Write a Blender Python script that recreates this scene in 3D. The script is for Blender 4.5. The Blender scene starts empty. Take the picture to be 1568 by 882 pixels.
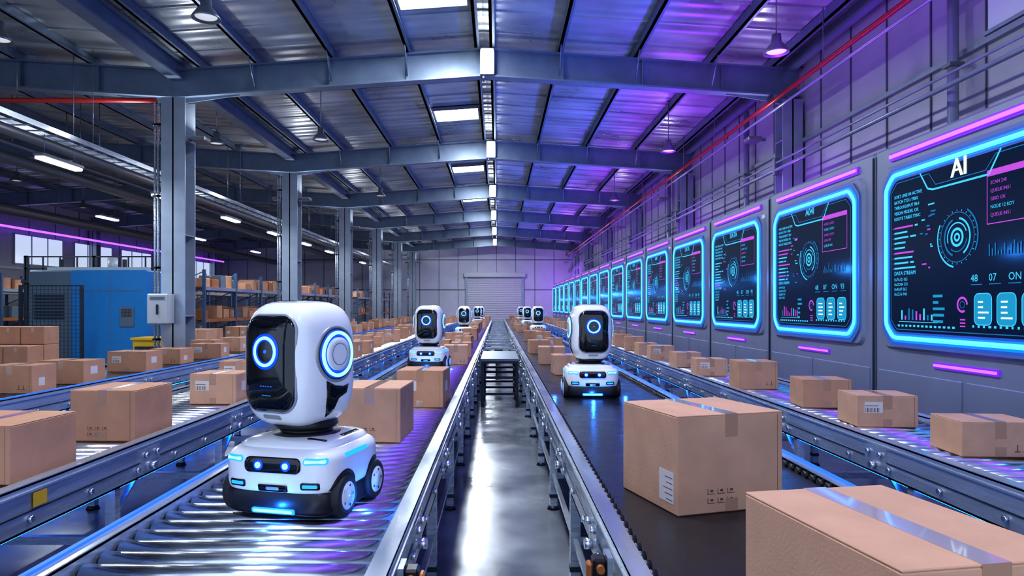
import bpy, math, random
from mathutils import Vector, Matrix
random.seed(7)
scene = bpy.context.scene
try:
    scene.view_settings.view_transform = 'Standard'
    scene.view_settings.look = 'Medium High Contrast'
except Exception as e:
    print(e)

# ------------------------------------------------------------------ materials
def mat(name, col, metal=0.0, rough=0.5, emit=None, strength=0.0, noise=0.0, nscale=8.0, bump=0.0, bscale=60.0, stretch=(1,1,1), coat=0.0, rvar=0.0, spec=None):
    m = bpy.data.materials.new(name); m.use_nodes = True
    nt = m.node_tree; b = nt.nodes['Principled BSDF']
    b.inputs['Base Color'].default_value = (*col, 1)
    b.inputs['Metallic'].default_value = metal
    b.inputs['Roughness'].default_value = rough
    if coat: b.inputs['Coat Weight'].default_value = coat
    if spec is not None: b.inputs['Specular IOR Level'].default_value = spec
    if emit:
        b.inputs['Emission Color'].default_value = (*emit, 1)
        b.inputs['Emission Strength'].default_value = strength
    if noise or bump or rvar:
        tc = nt.nodes.new('ShaderNodeTexCoord'); mp = nt.nodes.new('ShaderNodeMapping')
        mp.inputs['Scale'].default_value = stretch
        nt.links.new(tc.outputs['Object'], mp.inputs['Vector'])
        n = nt.nodes.new('ShaderNodeTexNoise'); n.inputs['Scale'].default_value = nscale; n.inputs['Detail'].default_value = 5
        nt.links.new(mp.outputs[0], n.inputs['Vector'])
        if noise:
            r = nt.nodes.new('ShaderNodeValToRGB')
            r.color_ramp.elements[0].position = 0.3; r.color_ramp.elements[1].position = 0.7
            r.color_ramp.elements[0].color = (*[c*(1-noise) for c in col], 1)
            r.color_ramp.elements[1].color = (*[min(1, c*(1+noise)) for c in col], 1)
            nt.links.new(n.outputs['Fac'], r.inputs['Fac']); nt.links.new(r.outputs['Color'], b.inputs['Base Color'])
        if rvar:
            mr = nt.nodes.new('ShaderNodeMapRange')
            mr.inputs['From Min'].default_value = 0.3; mr.inputs['From Max'].default_value = 0.7
            mr.inputs['To Min'].default_value = max(0.02, rough-rvar); mr.inputs['To Max'].default_value = rough+rvar
            nt.links.new(n.outputs['Fac'], mr.inputs['Value']); nt.links.new(mr.outputs[0], b.inputs['Roughness'])
        if bump:
            n2 = nt.nodes.new('ShaderNodeTexNoise'); n2.inputs['Scale'].default_value = bscale; n2.inputs['Detail'].default_value = 3
            nt.links.new(mp.outputs[0], n2.inputs['Vector'])
            bp = nt.nodes.new('ShaderNodeBump'); bp.inputs['Strength'].default_value = bump; bp.inputs['Distance'].default_value = 0.01
            nt.links.new(n2.outputs['Fac'], bp.inputs['Height']); nt.links.new(bp.outputs[0], b.inputs['Normal'])
    return m

def roof_mat():
    m = mat('roof_sheet_metal', (0.44, 0.46, 0.49), 0.6, 0.34, noise=0.28, nscale=0.8, rvar=0.1)
    nt = m.node_tree; b = nt.nodes['Principled BSDF']
    tc = nt.nodes.new('ShaderNodeTexCoord')
    w = nt.nodes.new('ShaderNodeTexWave'); w.wave_type = 'BANDS'; w.bands_direction = 'Y'
    w.inputs['Scale'].default_value = 0.8; w.inputs['Distortion'].default_value = 0.3
    nt.links.new(tc.outputs['Object'], w.inputs['Vector'])
    bp = nt.nodes.new('ShaderNodeBump'); bp.inputs['Strength'].default_value = 0.6; bp.inputs['Distance'].default_value = 0.03
    nt.links.new(w.outputs['Fac'], bp.inputs['Height']); nt.links.new(bp.outputs[0], b.inputs['Normal'])
    return m

M = {}
M['alu'] = mat('brushed_aluminium', (0.48, 0.53, 0.60), 0.65, 0.26, noise=0.12, nscale=6, stretch=(1, .2, 6), rvar=0.08)
M['steel'] = mat('roller_steel', (0.84, 0.86, 0.90), 1.0, 0.22, rvar=0.06, nscale=9)
M['darksteel'] = mat('dark_steel', (0.04, 0.05, 0.07), 0.7, 0.45, noise=.2)
M['belt'] = mat('conveyor_belt_rubber', (0.014, 0.015, 0.020), 0.0, 0.30, bump=0.1, bscale=90, rvar=0.06, nscale=5)
M['black'] = mat('black_plastic', (0.012, 0.012, 0.015), 0.0, 0.35)
M['glossblack'] = mat('gloss_black_glass', (0.003, 0.004, 0.007), 0.0, 0.07, coat=0.5)
M['white'] = mat('robot_white_shell', (0.92, 0.92, 0.93), 0.0, 0.20, coat=0.6)
M['grey'] = mat('robot_grey_trim', (0.35, 0.36, 0.4), 0.3, 0.35)
M['rubber'] = mat('tyre_rubber', (0.02, 0.02, 0.022), 0.0, 0.6)
M['blue_led'] = mat('blue_led', (0.0, 0.02, 0.1), 0, .4, (0.01, 0.17, 1.0), 3.0)
M['blue_under'] = mat('blue_underglow_strip', (0.0, 0.02, 0.1), 0, .4, (0.01, 0.16, 1.0), 8.0)
M['blue_led_halo'] = mat('blue_led_halo', (0.0, 0.01, 0.08), 0, .4, (0.0, 0.08, 1.0), 1.0)  # deep blue glow painted as a halo round the bright LED cores
M['blue_core'] = mat('blue_led_core', (0.0, 0.05, 0.2), 0, .4, (0.16, 0.50, 1.0), 3.0)
M['blue_led_soft'] = mat('blue_led_soft', (0.0, 0.02, 0.1), 0, .4, (0.02, 0.17, 0.9), 1.1)
M['blue_rail'] = mat('blue_rail_highlight', (0.0, 0.05, 0.15), 0, .4, (0.02, 0.17, 0.9), 0.9)  # self-lit colour painting the blue highlight along the rail top
M['cyan_neon'] = mat('cyan_neon_tube', (0.0, 0.05, 0.1), 0, .4, (0.06, 0.42, 1.0), 2.6)
M['blue_halo'] = mat('neon_glow_blue', (0.0, 0.02, 0.08), 0, .4, (0.0, 0.22, 1.0), 1.2)  # emissive band painting the bloom around the neon frame
M['blue_halo2'] = mat('neon_glow_edge', (0.04, 0.05, 0.12), 0.2, .4, (0.0, 0.09, 0.62), 0.7)  # dimmer band of the painted bloom
M['blue_halo3'] = mat('neon_glow_outer', (0.12, 0.14, 0.24), 0.2, .4, (0.0, 0.06, 0.42), 0.4)  # faintest outer band of the painted bloom
M['purple_neon'] = mat('purple_neon_tube', (0.05, 0.0, 0.1), 0, .4, (0.28, 0.08, 1.0), 2.6)
M['purple_halo'] = mat('purple_glow_halo', (0.05, 0.0, 0.1), 0, .4, (0.16, 0.02, 0.75), 1.0)  # painted glow spreading around the purple tubes
M['hud_cyan'] = mat('hud_cyan', (0, 0, 0), 0, .6, (0.07, 0.60, 1.0), 1.0, spec=.1)
M['hud_dim'] = mat('hud_dim_blue', (0, 0, 0), 0, .6, (0.02, 0.25, 0.60), 0.7, spec=.1)
M['hud_pink'] = mat('hud_pink', (0, 0, 0), 0, .6, (0.60, 0.10, 0.80), 0.85, spec=.1)
M['hud_white'] = mat('hud_white', (0, 0, 0), 0, .6, (0.75, 0.95, 1.0), 1.1)
M['hud_bg'] = mat('display_glass', (0.0008, 0.003, 0.008), 0, .25, (0.003, 0.026, 0.10), 0.34, spec=.10)
M['hud_panel'] = mat('display_panel_tint', (0.002, 0.006, 0.015), 0, .3, (0.015, 0.33, 0.58), 0.9, spec=.1)
M['cabinet'] = mat('cabinet_painted_metal', (0.24, 0.26, 0.36), 0.3, 0.42, noise=.06, nscale=2)
M['cabinet_dark'] = mat('cabinet_groove', (0.05, 0.06, 0.10), 0.3, 0.5)
M['card'] = mat('cardboard', (0.53, 0.275, 0.165), 0, 0.8, noise=0.10, nscale=5, bump=0.15, bscale=120)
M['card2'] = mat('cardboard_warm', (0.60, 0.335, 0.215), 0, 0.8, noise=0.10, nscale=5, bump=0.15, bscale=120)
M['cardedge'] = mat('cardboard_seam', (0.2, 0.10, 0.055), 0, 0.9)
M['tape'] = mat('packing_tape', (0.46, 0.26, 0.16), 0, 0.18, coat=.6)
M['cleartape'] = mat('clear_packing_tape', (0.50, 0.38, 0.42), 0.1, 0.12, coat=.8)
M['label'] = mat('shipping_label', (0.68, 0.60, 0.56), 0, 0.5)
M['ink'] = mat('printed_ink', (0.13, 0.07, 0.05), 0, 0.8)
M['beam'] = mat('painted_steel_beam', (0.17, 0.22, 0.30), 0.3, 0.36, noise=.12, nscale=3)
M['column'] = mat('painted_steel_column', (0.36, 0.41, 0.48), 0.4, 0.32, noise=.1, nscale=3)
M['purlin'] = mat('galvanised_purlin', (0.18, 0.23, 0.31), 0.6, 0.4, noise=.15)
M['roof'] = roof_mat()
M['wall'] = mat('wall_panel_metal', (0.44, 0.45, 0.49), 0.15, 0.42, noise=.08, nscale=1.2)
M['endwall'] = mat('end_wall_panel', (0.56, 0.57, 0.65), 0.0, 0.5, noise=.05, nscale=1.2)
M['wallseam'] = mat('wall_panel_seam', (0.12, 0.13, 0.17), 0.3, 0.5)
M['door'] = mat('roller_door_metal', (0.62, 0.62, 0.68), 0.1, 0.45)
M['floor'] = mat('polished_concrete', (0.17, 0.18, 0.20), 0.0, 0.2, noise=0.35, nscale=1.3, bump=0.04, bscale=20, rvar=0.1)
M['lamp'] = mat('lamp_diffuser', (0.9, 0.9, 0.9), 0, .5, (0.88, 0.95, 1.0), 9.0)
M['sky'] = mat('skylight_diffuser', (0.9, 0.9, 0.9), 0, .5, (0.90, 0.95, 1.0), 6.0)
M['lampwarm'] = mat('pendant_bulb', (0.9, 0.9, 0.9), 0, .5, (0.9, 0.95, 1.0), 0.5)
M['lampshell'] = mat('lamp_housing', (0.22, 0.23, 0.26), 0.6, 0.4)
M['red'] = mat('red_pipe_paint', (0.34, 0.02, 0.02), 0.1, 0.35)
M['machblue'] = mat('machine_blue_paint', (0.01, 0.20, 0.52), 0.1, 0.35, noise=.05)
M['machgrey'] = mat('machine_grey_paint', (0.12, 0.17, 0.22), 0.2, 0.4)
M['machwhite'] = mat('machine_white_paint', (0.5, 0.52, 0.55), 0.1, 0.4)
M['orange'] = mat('orange_rack_beam', (0.40, 0.14, 0.04), 0.1, 0.45)
M['yellow'] = mat('safety_yellow', (0.7, 0.42, 0.02), 0.05, 0.45)
M['rackblue'] = mat('rack_upright_blue', (0.06, 0.12, 0.22), 0.3, 0.45)
M['wood'] = mat('pallet_wood', (0.28, 0.18, 0.10), 0, 0.8, noise=.3, nscale=6, stretch=(1, 8, 1))
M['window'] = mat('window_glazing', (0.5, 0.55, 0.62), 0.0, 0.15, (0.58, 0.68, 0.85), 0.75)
M['window_dim'] = mat('translucent_wall_panel', (0.5, 0.55, 0.62), 0.0, 0.15, (0.5, 0.58, 0.75), 0.16)

# ------------------------------------------------------------------ mesh builder
class MB:
    def __init__(s):
        s.v = []; s.f = []; s.m = []; s.s = []; s.slots = []; s.T = Matrix.Identity(4)
    def mi(s, k):
        if k not in s.slots: s.slots.append(k)
        return s.slots.index(k)
    def add(s, vs, fs, k, smooth=False):
        o = len(s.v); i = s.mi(k)
        s.v += [tuple(s.T @ Vector(p)) for p in vs]
        for n, f in enumerate(fs):
            s.f.append([o+q for q in f]); s.m.append(i)
            s.s.append(smooth[n] if isinstance(smooth, list) else smooth)
    def hex(s, p, k):
        s.add(p, [(0,3,2,1),(4,5,6,7),(0,1,5,4),(1,2,6,5),(2,3,7,6),(3,0,4,7)], k)
    def box(s, x0, x1, y0, y1, z0, z1, k):
        s.hex([(x0,y0,z0),(x1,y0,z0),(x1,y1,z0),(x0,y1,z0),(x0,y0,z1),(x1,y0,z1),(x1,y1,z1),(x0,y1,z1)], k)
    def bbox(s, x0, x1, y0, y1, z0, z1, c, k):
        vs = []; idx = {}
        for X,sx in ((x0,1),(x1,-1)):
            for Y,sy in ((y0,1),(y1,-1)):
                for Z,sz in ((z0,1),(z1,-1)):
                    for a in range(3):
                        p = [X,Y,Z]; sg = (sx,sy,sz)
                        for b in range(3):
                            if b != a: p[b] += sg[b]*c
                        idx[(sx,sy,sz,a)] = len(vs); vs.append(p)
        fs = []
        for a in range(3):
            b, d = [q for q in range(3) if q != a]
            for sa in (1,-1):
                def key(sb, sd):
                    t = [0,0,0]; t[a]=sa; t[b]=sb; t[d]=sd
                    return idx[(t[0],t[1],t[2],a)]
                q = [key(1,1),key(-1,1),key(-1,-1),key(1,-1)]
                if sa*(1 if a != 1 else -1) > 0: q.reverse()
                fs.append(q)
        for a in range(3):
            b, d = [q for q in range(3) if q != a]
            for sb in (1,-1):
                for sd in (1,-1):
                    def key(sa, w):
                        t=[0,0,0]; t[a]=sa; t[b]=sb; t[d]=sd
                        return idx[(t[0],t[1],t[2],w)]
                    fs.append([key(1,b),key(-1,b),key(-1,d),key(1,d)])
        for sx in (1,-1):
            for sy in (1,-1):
                for sz in (1,-1):
                    fs.append([idx[(sx,sy,sz,a)] for a in range(3)])
        s.add(vs, fs, k)
    def cyl(s, p0, p1, r0, k, r1=None, n=16, caps=True, smooth=True):
        p0 = Vector(p0); p1 = Vector(p1); r1 = r0 if r1 is None else r1
        ax = (p1-p0).normalized()
        u = ax.orthogonal().normalized(); w = ax.cross(u)
        vs = []
        for c, r in ((p0, r0), (p1, r1)):
            for i in range(n):
                t = 2*math.pi*i/n
                vs.append(c + u*(r*math.cos(t)) + w*(r*math.sin(t)))
        fs = [(i, (i+1)%n, n+(i+1)%n, n+i) for i in range(n)]; sm = [smooth]*n
        if caps:
            fs += [list(range(n))[::-1], list(range(n, 2*n))]; sm += [False, False]
        s.add(vs, fs, k, sm)
    def tube(s, pts, r, k, closed=False, n=8):
        pts = [Vector(p) for p in pts]; N = len(pts); vs = []
        nrm = None
        c = sum(pts, Vector())/N
        for i in range(N):
            d = (pts[i]-c).cross(pts[(i+1)%N]-c)
            if d.length > 1e-7: nrm = d.normalized(); break
        if nrm is None: nrm = (pts[1]-pts[0]).orthogonal().normalized()
        for i in range(N):
            a = pts[i-1] if (i > 0 or closed) else pts[i]; b = pts[(i+1)%N] if (i < N-1 or closed) else pts[i]
            t = (b-a).normalized(); q = t.cross(nrm).normalized()
            for j in range(n):
                th = 2*math.pi*j/n
                vs.append(pts[i] + q*(r*math.cos(th)) + nrm*(r*math.sin(th)))
        fs = []
        for i in range(N if closed else N-1):
            for j in range(n):
                fs.append((i*n+j, i*n+(j+1)%n, ((i+1)%N)*n+(j+1)%n, ((i+1)%N)*n+j))
        s.add(vs, fs, k, True)
    def revolve(s, c, prof, k, n=24, axis='z'):
        vs = []; fs = []
        for (r, h) in prof:
            for i in range(n):
                t = 2*math.pi*i/n
                a, b = r*math.cos(t), r*math.sin(t)
                if axis == 'z': vs.append((c[0]+a, c[1]+b, c[2]+h))
                elif axis == 'x': vs.append((c[0]+h, c[1]+a, c[2]+b))
                else: vs.append((c[0]+a, c[1]+h, c[2]+b))
        for j in range(len(prof)-1):
            for i in range(n):
                fs.append((j*n+i, j*n+(i+1)%n, (j+1)*n+(i+1)%n, (j+1)*n+i))
        s.add(vs, fs, k, True)
    def superell(s, c, R, n, k, nu=40, nv=28, zmin=-1.0):
        def sp(x, e): return math.copysign(abs(x)**e, x)
        vs = []; fs = []; e = 2.0/n
        for j in range(nv+1):
            v = -math.pi/2 + math.pi*j/nv
            for i in range(nu):
                u = 2*math.pi*i/nu
                x = sp(math.cos(v), e)*sp(math.cos(u), e); y = sp(math.cos(v), e)*sp(math.sin(u), e); z = sp(math.sin(v), e)
                vs.append((c[0]+R[0]*x, c[1]+R[1]*y, c[2]+R[2]*max(z, zmin)))
        for j in range(nv):
            for i in range(nu):
                fs.append((j*nu+i, j*nu+(i+1)%nu, (j+1)*nu+(i+1)%nu, (j+1)*nu+i))
        s.add(vs, fs, k, True)
    def patch(s, c, R, n, axis, out, ctr, k, s0=0.0, s1=1.0, off=0.004, rings=8):
        vs = []; fs = []; N = len(out)
        def P(u, v, o):
            if axis in ('-y', '+y'):
                t = max(0.0, 1-abs(u/R[0])**n-abs(v/R[2])**n)**(1.0/n)
                y = R[1]*t + o
                return (c[0]+u, c[1]+(-y if axis == '-y' else y), c[2]+v)
            if axis in ('-x', '+x'):
                t = max(0.0, 1-abs(u/R[1])**n-abs(v/R[2])**n)**(1.0/n)
                x = R[0]*t + o
                return (c[0]+(-x if axis == '-x' else x), c[1]+u, c[2]+v)
            t = max(0.0, 1-abs(u/R[0])**n-abs(v/R[1])**n)**(1.0/n)
            return (c[0]+u, c[1]+v, c[2]+R[2]*t+o)
        levels = [(s0+(s1-s0)*i/rings, off) for i in range(rings+1)] + [(s1+0.0001, -0.006)]
        if s0 > 0: levels = [(s0-0.0001, -0.006)] + levels
        for (sc, o) in levels:
            for (u, v) in out: vs.append(P(ctr[0]+u*sc, ctr[1]+v*sc, o))
        for j in range(len(levels)-1):
            for i in range(N):
                fs.append((j*N+i, j*N+(i+1)%N, (j+1)*N+(i+1)%N, (j+1)*N+i))
        s.add(vs, fs, k, True)
    def poly(s, pts, k):
        s.add(pts, [list(range(len(pts)))], k)
    def mesh(s, name):
        me = bpy.data.meshes.new(name)
        me.from_pydata(s.v, [], s.f)
        for k in s.slots: me.materials.append(M[k])
        me.polygons.foreach_set('material_index', s.m)
        me.polygons.foreach_set('use_smooth', s.s)
        me.update()
        return me
    def obj(s, name, loc=(0,0,0), rz=0.0, parent=None):
        return place(s.mesh(name), name, loc, rz, parent)

def place(me, name, loc=(0,0,0), rz=0.0, parent=None):
    o = bpy.data.objects.new(name, me); scene.collection.objects.link(o)
    o.location = loc; o.rotation_euler = (0, 0, rz)
    if parent: o.parent = parent
    return o

def rrect(w, h, r, n=6):
    pts = []
    for cx, cy, a0 in ((w/2-r, h/2-r, 0), (-w/2+r, h/2-r, 90), (-w/2+r, -h/2+r, 180), (w/2-r, -h/2+r, 270)):
        for i in range(n+1):
            a = math.radians(a0+90*i/n); pts.append((cx+r*math.cos(a), cy+r*math.sin(a)))
    return pts
def circ(r, n=36, ry=None):
    ry = r if ry is None else ry
    return [(r*math.cos(2*math.pi*i/n), ry*math.sin(2*math.pi*i/n)) for i in range(n)]

_tc = {}
def text_geo(body):
    if body in _tc: return _tc[body]
    cu = bpy.data.curves.new('t', 'FONT'); cu.body = body; cu.size = 1.0; cu.resolution_u = 2
    ob = bpy.data.objects.new('t', cu); scene.collection.objects.link(ob)
    dg = bpy.context.evaluated_depsgraph_get(); dg.update()
    me = bpy.data.meshes.new_from_object(ob.evaluated_get(dg))
    vs = [tuple(v.co) for v in me.vertices]; fs = [list(p.vertices) for p in me.polygons]
    bpy.data.objects.remove(ob); bpy.data.curves.remove(cu); bpy.data.meshes.remove(me)
    _tc[body] = (vs, fs); return vs, fs

# ------------------------------------------------------------------ dims
WR, WL, YE, YB = 6.45, -23.0, 57.0, -3.0
XC = -6.78; RX = -0.3; LRX = -15.0
def roofz(x):
    base_e, rise = 6.92, 0.45
    if x >= RX: return base_e + rise*(1-(x-RX)/(WR-RX))
    if x >= XC: return base_e + rise*(x-XC)/(RX-XC)
    if x >= LRX: return base_e + 0.5*(XC-x)/(XC-LRX)
    return base_e + 0.5*(x-WL)/(LRX-WL)

b = MB(); b.box(WL-0.2, WR+0.2, YB, YE+0.2, -0.1, 0.0, 'floor'); b.obj('floor')
b = MB()
xs = [WL-0.2, LRX, XC, RX, WR+0.2]
for i in range(4):
    xa, xb = xs[i], xs[i+1]; za, zb = roofz(max(xa, WL)), roofz(min(xb, WR))
    b.hex([(xa,YB,za),(xb,YB,zb),(xb,YE+.2,zb),(xa,YE+.2,za),(xa,YB,za+.06),(xb,YB,zb+.06),(xb,YE+.2,zb+.06),(xa,YE+.2,za+.06)], 'roof')
y = 1.0
while y < YE:
    for i in range(4):
        xa, xb = xs[i]+(.2 if i == 0 else 0), xs[i+1]-(.2 if i == 3 else 0); za, zb = roofz(xa), roofz(xb)
        b.hex([(xa,y,za-.025),(xb,y,zb-.025),(xb,y+.03,zb-.025),(xa,y+.03,za-.025),(xa,y,za+.01),(xb,y,zb+.01),(xb,y+.03,zb+.01),(xa,y+.03,za+.01)], 'roof')
    y += 1.0
b.obj('ceiling')

b = MB(); b.box(WR, WR+.2, YB, YE, 0, 6.92, 'wall')
y = YB+.5
while y < YE-.1:
    b.box(WR-.02, WR+.01, y-.012, y+.012, 0, 6.9, 'wallseam'); y += 1.15
for z in (3.9, 5.15):
    b.box(WR-.07, WR+.01, YB, YE, z, z+.08, 'column')
b.obj('wall_right')
b = MB(); b.box(WL-.2, WL, YB, YE, 0, 6.92, 'wall')
y = YB+.5
while y < YE-.1:
    b.box(WL-.01, WL+.02, y-.02, y+.02, 0, 6.9, 'wallseam'); y += 2.0
for z in (3.5, 6.0):
    b.box(WL-.01, WL+.08, YB, YE, z, z+.12, 'column')
b.obj('wall_left')
b = MB(); b.box(WL-.2, WR+.2, YE, YE+.2, 0, 7.5, 'endwall')
x = WL+.5
while x < WR-.1:
    b.box(x-.02, x+.02, YE-.02, YE+.01, 0, 7.0, 'wallseam'); x += 1.6
for z in (3.1, 5.6): b.box(WL, WR, YE-.03, YE+.01, z, z+.06, 'wallseam')
b.obj('wall_back')
b = MB()
for i in range(28):
    z = 0.02+i*.15
    b.hex([(-2.5,YE-.06,z),(2.0,YE-.06,z),(2.0,YE-.035,z),(-2.5,YE-.035,z),(-2.5,YE-.09,z+.07),(2.0,YE-.09,z+.07),(2.0,YE-.035,z+.14),(-2.5,YE-.035,z+.14)], 'door')
b.box(-2.7,-2.5,YE-.15,YE-.035,0,4.4,'column'); b.box(2.0,2.2,YE-.15,YE-.035,0,4.4,'column'); b.box(-2.8,2.3,YE-.35,YE-.035,4.2,4.55,'machwhite')
b.obj('door_1')

# ------------------------------------------------------------------ columns + rafters
BAYS = [-1.5, 6.5, 14.5, 22.5, 30.5, 38.5, 46.5, 54.5]
def hcol(x, y, h, w=.45):
    b = MB()
    b.box(-w/2, w/2, -w/2, -w/2+.03, 0, h, 'column'); b.box(-w/2, w/2, w/2-.03, w/2, 0, h, 'column')
    b.box(-.015, .015, -w/2, w/2, 0, h, 'column')
    b.box(-w/2-.08, w/2+.08, -w/2-.08, w/2+.08, 0, .04, 'darksteel')
    for z in (1.5, 3.2, 5.2): b.box(-w/2+.01, w/2-.01, -w/2+.02, w/2-.02, z, z+.02, 'column')
    for sx in (-1,1):
        for sy in (-1,1): b.cyl((sx*w*.45, sy*(w/2+.04), .04), (sx*w*.45, sy*(w/2+.04), .08), .02, 'steel', n=6)
    return b
for y in BAYS:
    b = hcol(0, 0, 6.08, .5)
    for dx, r in ((-.33,.03),(-.40,.022)):
        b.cyl((dx,-.2,0.1),(dx,-.2,6.0), r, 'alu', n=10)
        for z in (1,2.5,4,5.5): b.box(dx-.04, -.24, -.23,-.19, z, z+.04,'darksteel')
    b.obj('steel_column', (XC, y, 0))
    b = hcol(0, 0, 6.05, .42); b.obj('steel_column', (6.18, y, 0))
    b = hcol(0, 0, 6.05, .42); b.obj('steel_column', (WL+.28, y, 0))

def ibeam(b, xa, za, xb, zb, y, depth=.6, fw=.26, k='beam'):
    def seg(z0a, z1a, z0b, z1b, ya, yb):
        b.hex([(xa,ya,z0a),(xb,ya,z0b),(xb,yb,z0b),(xa,yb,z0a),(xa,ya,z1a),(xb,ya,z1b),(xb,yb,z1b),(xa,yb,z1a)], k)
    seg(za, za+.035, zb, zb+.035, y-fw/2, y+fw/2)
    seg(za+depth-.035, za+depth, zb+depth-.035, zb+depth, y-fw/2, y+fw/2)
    seg(za+.035, za+depth-.035, zb+.035, zb+depth-.035, y-.012, y+.012)
    n = max(2, int(abs(xb-xa)/1.6))
    for i in range(1, n):
        t = i/n; x = xa+(xb-xa)*t; z = za+(zb-za)*t
        b.box(x-.01, x+.01, y-fw/2+.01, y+fw/2-.01, z+.03, z+depth-.03, k)
for y in BAYS:
    b = MB()
    for xa, xb in ((WL+.05, LRX), (LRX, XC), (XC, RX), (RX, WR-.05)):
        ibeam(b, xa, roofz(xa)-.8, xb, roofz(xb)-.8, y)
    for xc, sg in ((XC, 1), (XC, -1), (6.15, -1)):
        x1 = xc+sg*1.3; z0 = 6.02
        b.hex([(xc,y-.012,z0-.02),(x1,y-.012,roofz(x1)-.82),(x1,y+.012,roofz(x1)-.82),(xc,y+.012,z0-.02),
               (xc,y-.012,roofz(xc)-.75),(x1,y-.012,roofz(x1)-.78),(x1,y+.012,roofz(x1)-.78),(xc,y+.012,roofz(xc)-.75)], 'beam')
    b.box(RX-.02, RX+.02, y-.14, y+.14, roofz(RX)-.85, roofz(RX)-.2, 'beam')
    b.obj('roof_rafter_beam')
b = MB()
xc = XC
b.box(xc-.14, xc+.14, YB, YE, 6.50, 6.54, 'beam'); b.box(xc-.012, xc+.012, YB, YE, 6.54, 6.88, 'beam'); b.box(xc-.14, xc+.14, YB, YE, 6.88, 6.915, 'beam')
b.obj('eave_beam')
b = MB()
b.box(6.05, 6.3, YB, YE, 6.70, 6.74, 'beam'); b.box(6.165, 6.185, YB, YE, 6.74, 6.93, 'beam')
b.obj('eave_beam')
b = MB()
for x in [RX-.16, RX+.16] + [RX+s*1.6*i for i in (1,2,3) for s in (-1,1)] + [RX-6.0, RX+6.1] + [-8.6,-10.2,-11.8,-13.4,-15,-16.6,-18.2,-19.8,-21.4]:
    z = roofz(x)
    b.box(x-.03, x+.03, YB, YE, z-.2, z-.01, 'purlin'); b.box(x-.03, x+.08, YB, YE, z-.2, z-.185, 'purlin')
b.obj('roof_purlins')
b = MB()
for y in BAYS:
    for x in [RX+s*1.6*i for i in (1,2,3) for s in (-1,1)]:
        z = roofz(x)
        b.cyl((x, y-.6, z-.15), (x, y-.15, z-.70), .015, 'purlin', n=6)
b.obj('flange_braces')

SKY = (-1.8, 4.2, 12.0, 19.6, 27.3, 35.0, 42.7, 50.5)  # first panel is added out of view to light the robot fronts
for y in SKY:
    b = MB()
    x0, x1 = -1.78, -.56
    def slab(xa, xb, ya, yb, dz0, dz1, k):
        za, zb = roofz(xa), roofz(xb)
        b.hex([(xa,ya,za+dz0),(xb,ya,zb+dz0),(xb,yb,zb+dz0),(xa,yb,za+dz0),(xa,ya,za+dz1),(xb,ya,zb+dz1),(xb,yb,zb+dz1),(xa,yb,za+dz1)], k)
    slab(x0, x1, y-.55, y+.55, -.09, -.03, 'sky')
    slab(x0-.04, x0, y-.6, y+.6, -.11, 0.0, 'lampshell'); slab(x1, x1+.04, y-.6, y+.6, -.11, 0.0, 'lampshell')
    slab(x0, x1, y-.6, y-.55, -.11, 0.0, 'lampshell'); slab(x0, x1, y+.55, y+.6, -.11, 0.0, 'lampshell')
    b.obj('skylight_panel')
b = MB()
b.bbox(-.13,.13,-.10,0,-.24,.24,.02,'lamp'); b.box(-.15,.15,0,.05,-.27,.27,'lampshell')
rl = b.mesh('ridge_floodlight')
for y in BAYS[1:]: place(rl, 'ridge_floodlight', (RX+.08, y-.195, 6.85))

def pendant_mesh(top):
    b = MB()
    b.cyl((0,0,.28),(0,0,top), .012, 'lampshell', n=8)
    b.revolve((0,0,0), [(.0,.30),(.07,.30),(.08,.17),(.12,.13),(.19,.03),(.20,0),(.185,0),(.11,.11),(0,.12)], 'lampshell', 24)
    b.revolve((0,0,0), [(.0,.03),(.15,.03),(.15,.05),(0,.06)], 'lampwarm', 20)
    b.cyl((0,0,top-.05),(0,0,top), .05, 'lampshell', n=12)
    return b.mesh('pendant_lamp')
for x, y in [(-4.1, 9.6), (-4.3, 16.6), (-4.3, 25), (4.45, 10.9), (4.45, 17.8), (4.45, 26), (-7.6, 10.4), (-7.0, 17.0), (-12, 19), (-15.5, 22), (-13.6, 30), (-12.2, 13), (-17, 28)]:
    z = 5.75
    place(pendant_mesh(roofz(x)-z), 'pendant_lamp', (x, y, z))

b = MB(); b.cyl((5.72,YB,5.98),(5.72,YE-.05,5.98), .045, 'red', n=12)
for y in range(0, 56, 3): b.cyl((5.72,y,5.98),(5.72,y,roofz(5.72)), .01, 'lampshell', n=6)
for y in range(1, 56, 4): b.cyl((5.72,y,5.98),(5.72,y,5.86), .02, 'red', n=8)
b.obj('red_sprinkler_pipe')
b = MB(); b.cyl((-22.4,14.2,6.0),(-7.1,14.2,6.0), .05, 'red', n=12)
for x in range(-22, -7, 3): b.cyl((x,14.2,6.0),(x,14.2,roofz(x)), .01, 'lampshell', n=6)
b.obj('red_sprinkler_pipe')
b = MB()
for z, r in ((4.6,.035),(4.75,.02),(5.9,.03)):
    b.cyl((6.02-.12,YB,z),(6.02-.12,YE-.05,z), r, 'column', n=10)
for y in BAYS: b.box(5.86,5.96,y-.05,y+.05,4.5,4.85,'lampshell')
b.obj('wall_conduit_pipes')
for y in (9.4, 17.2, 25.0):
    b = MB()
    b.cyl((6.27,y,0),(6.27,y,6.62), .07, 'column', n=14)
    for z in (1,3,5): b.box(6.17,6.375,y-.09,y+.09,z,z+.05,'lampshell')
    b.obj('drain_downpipe')

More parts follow.
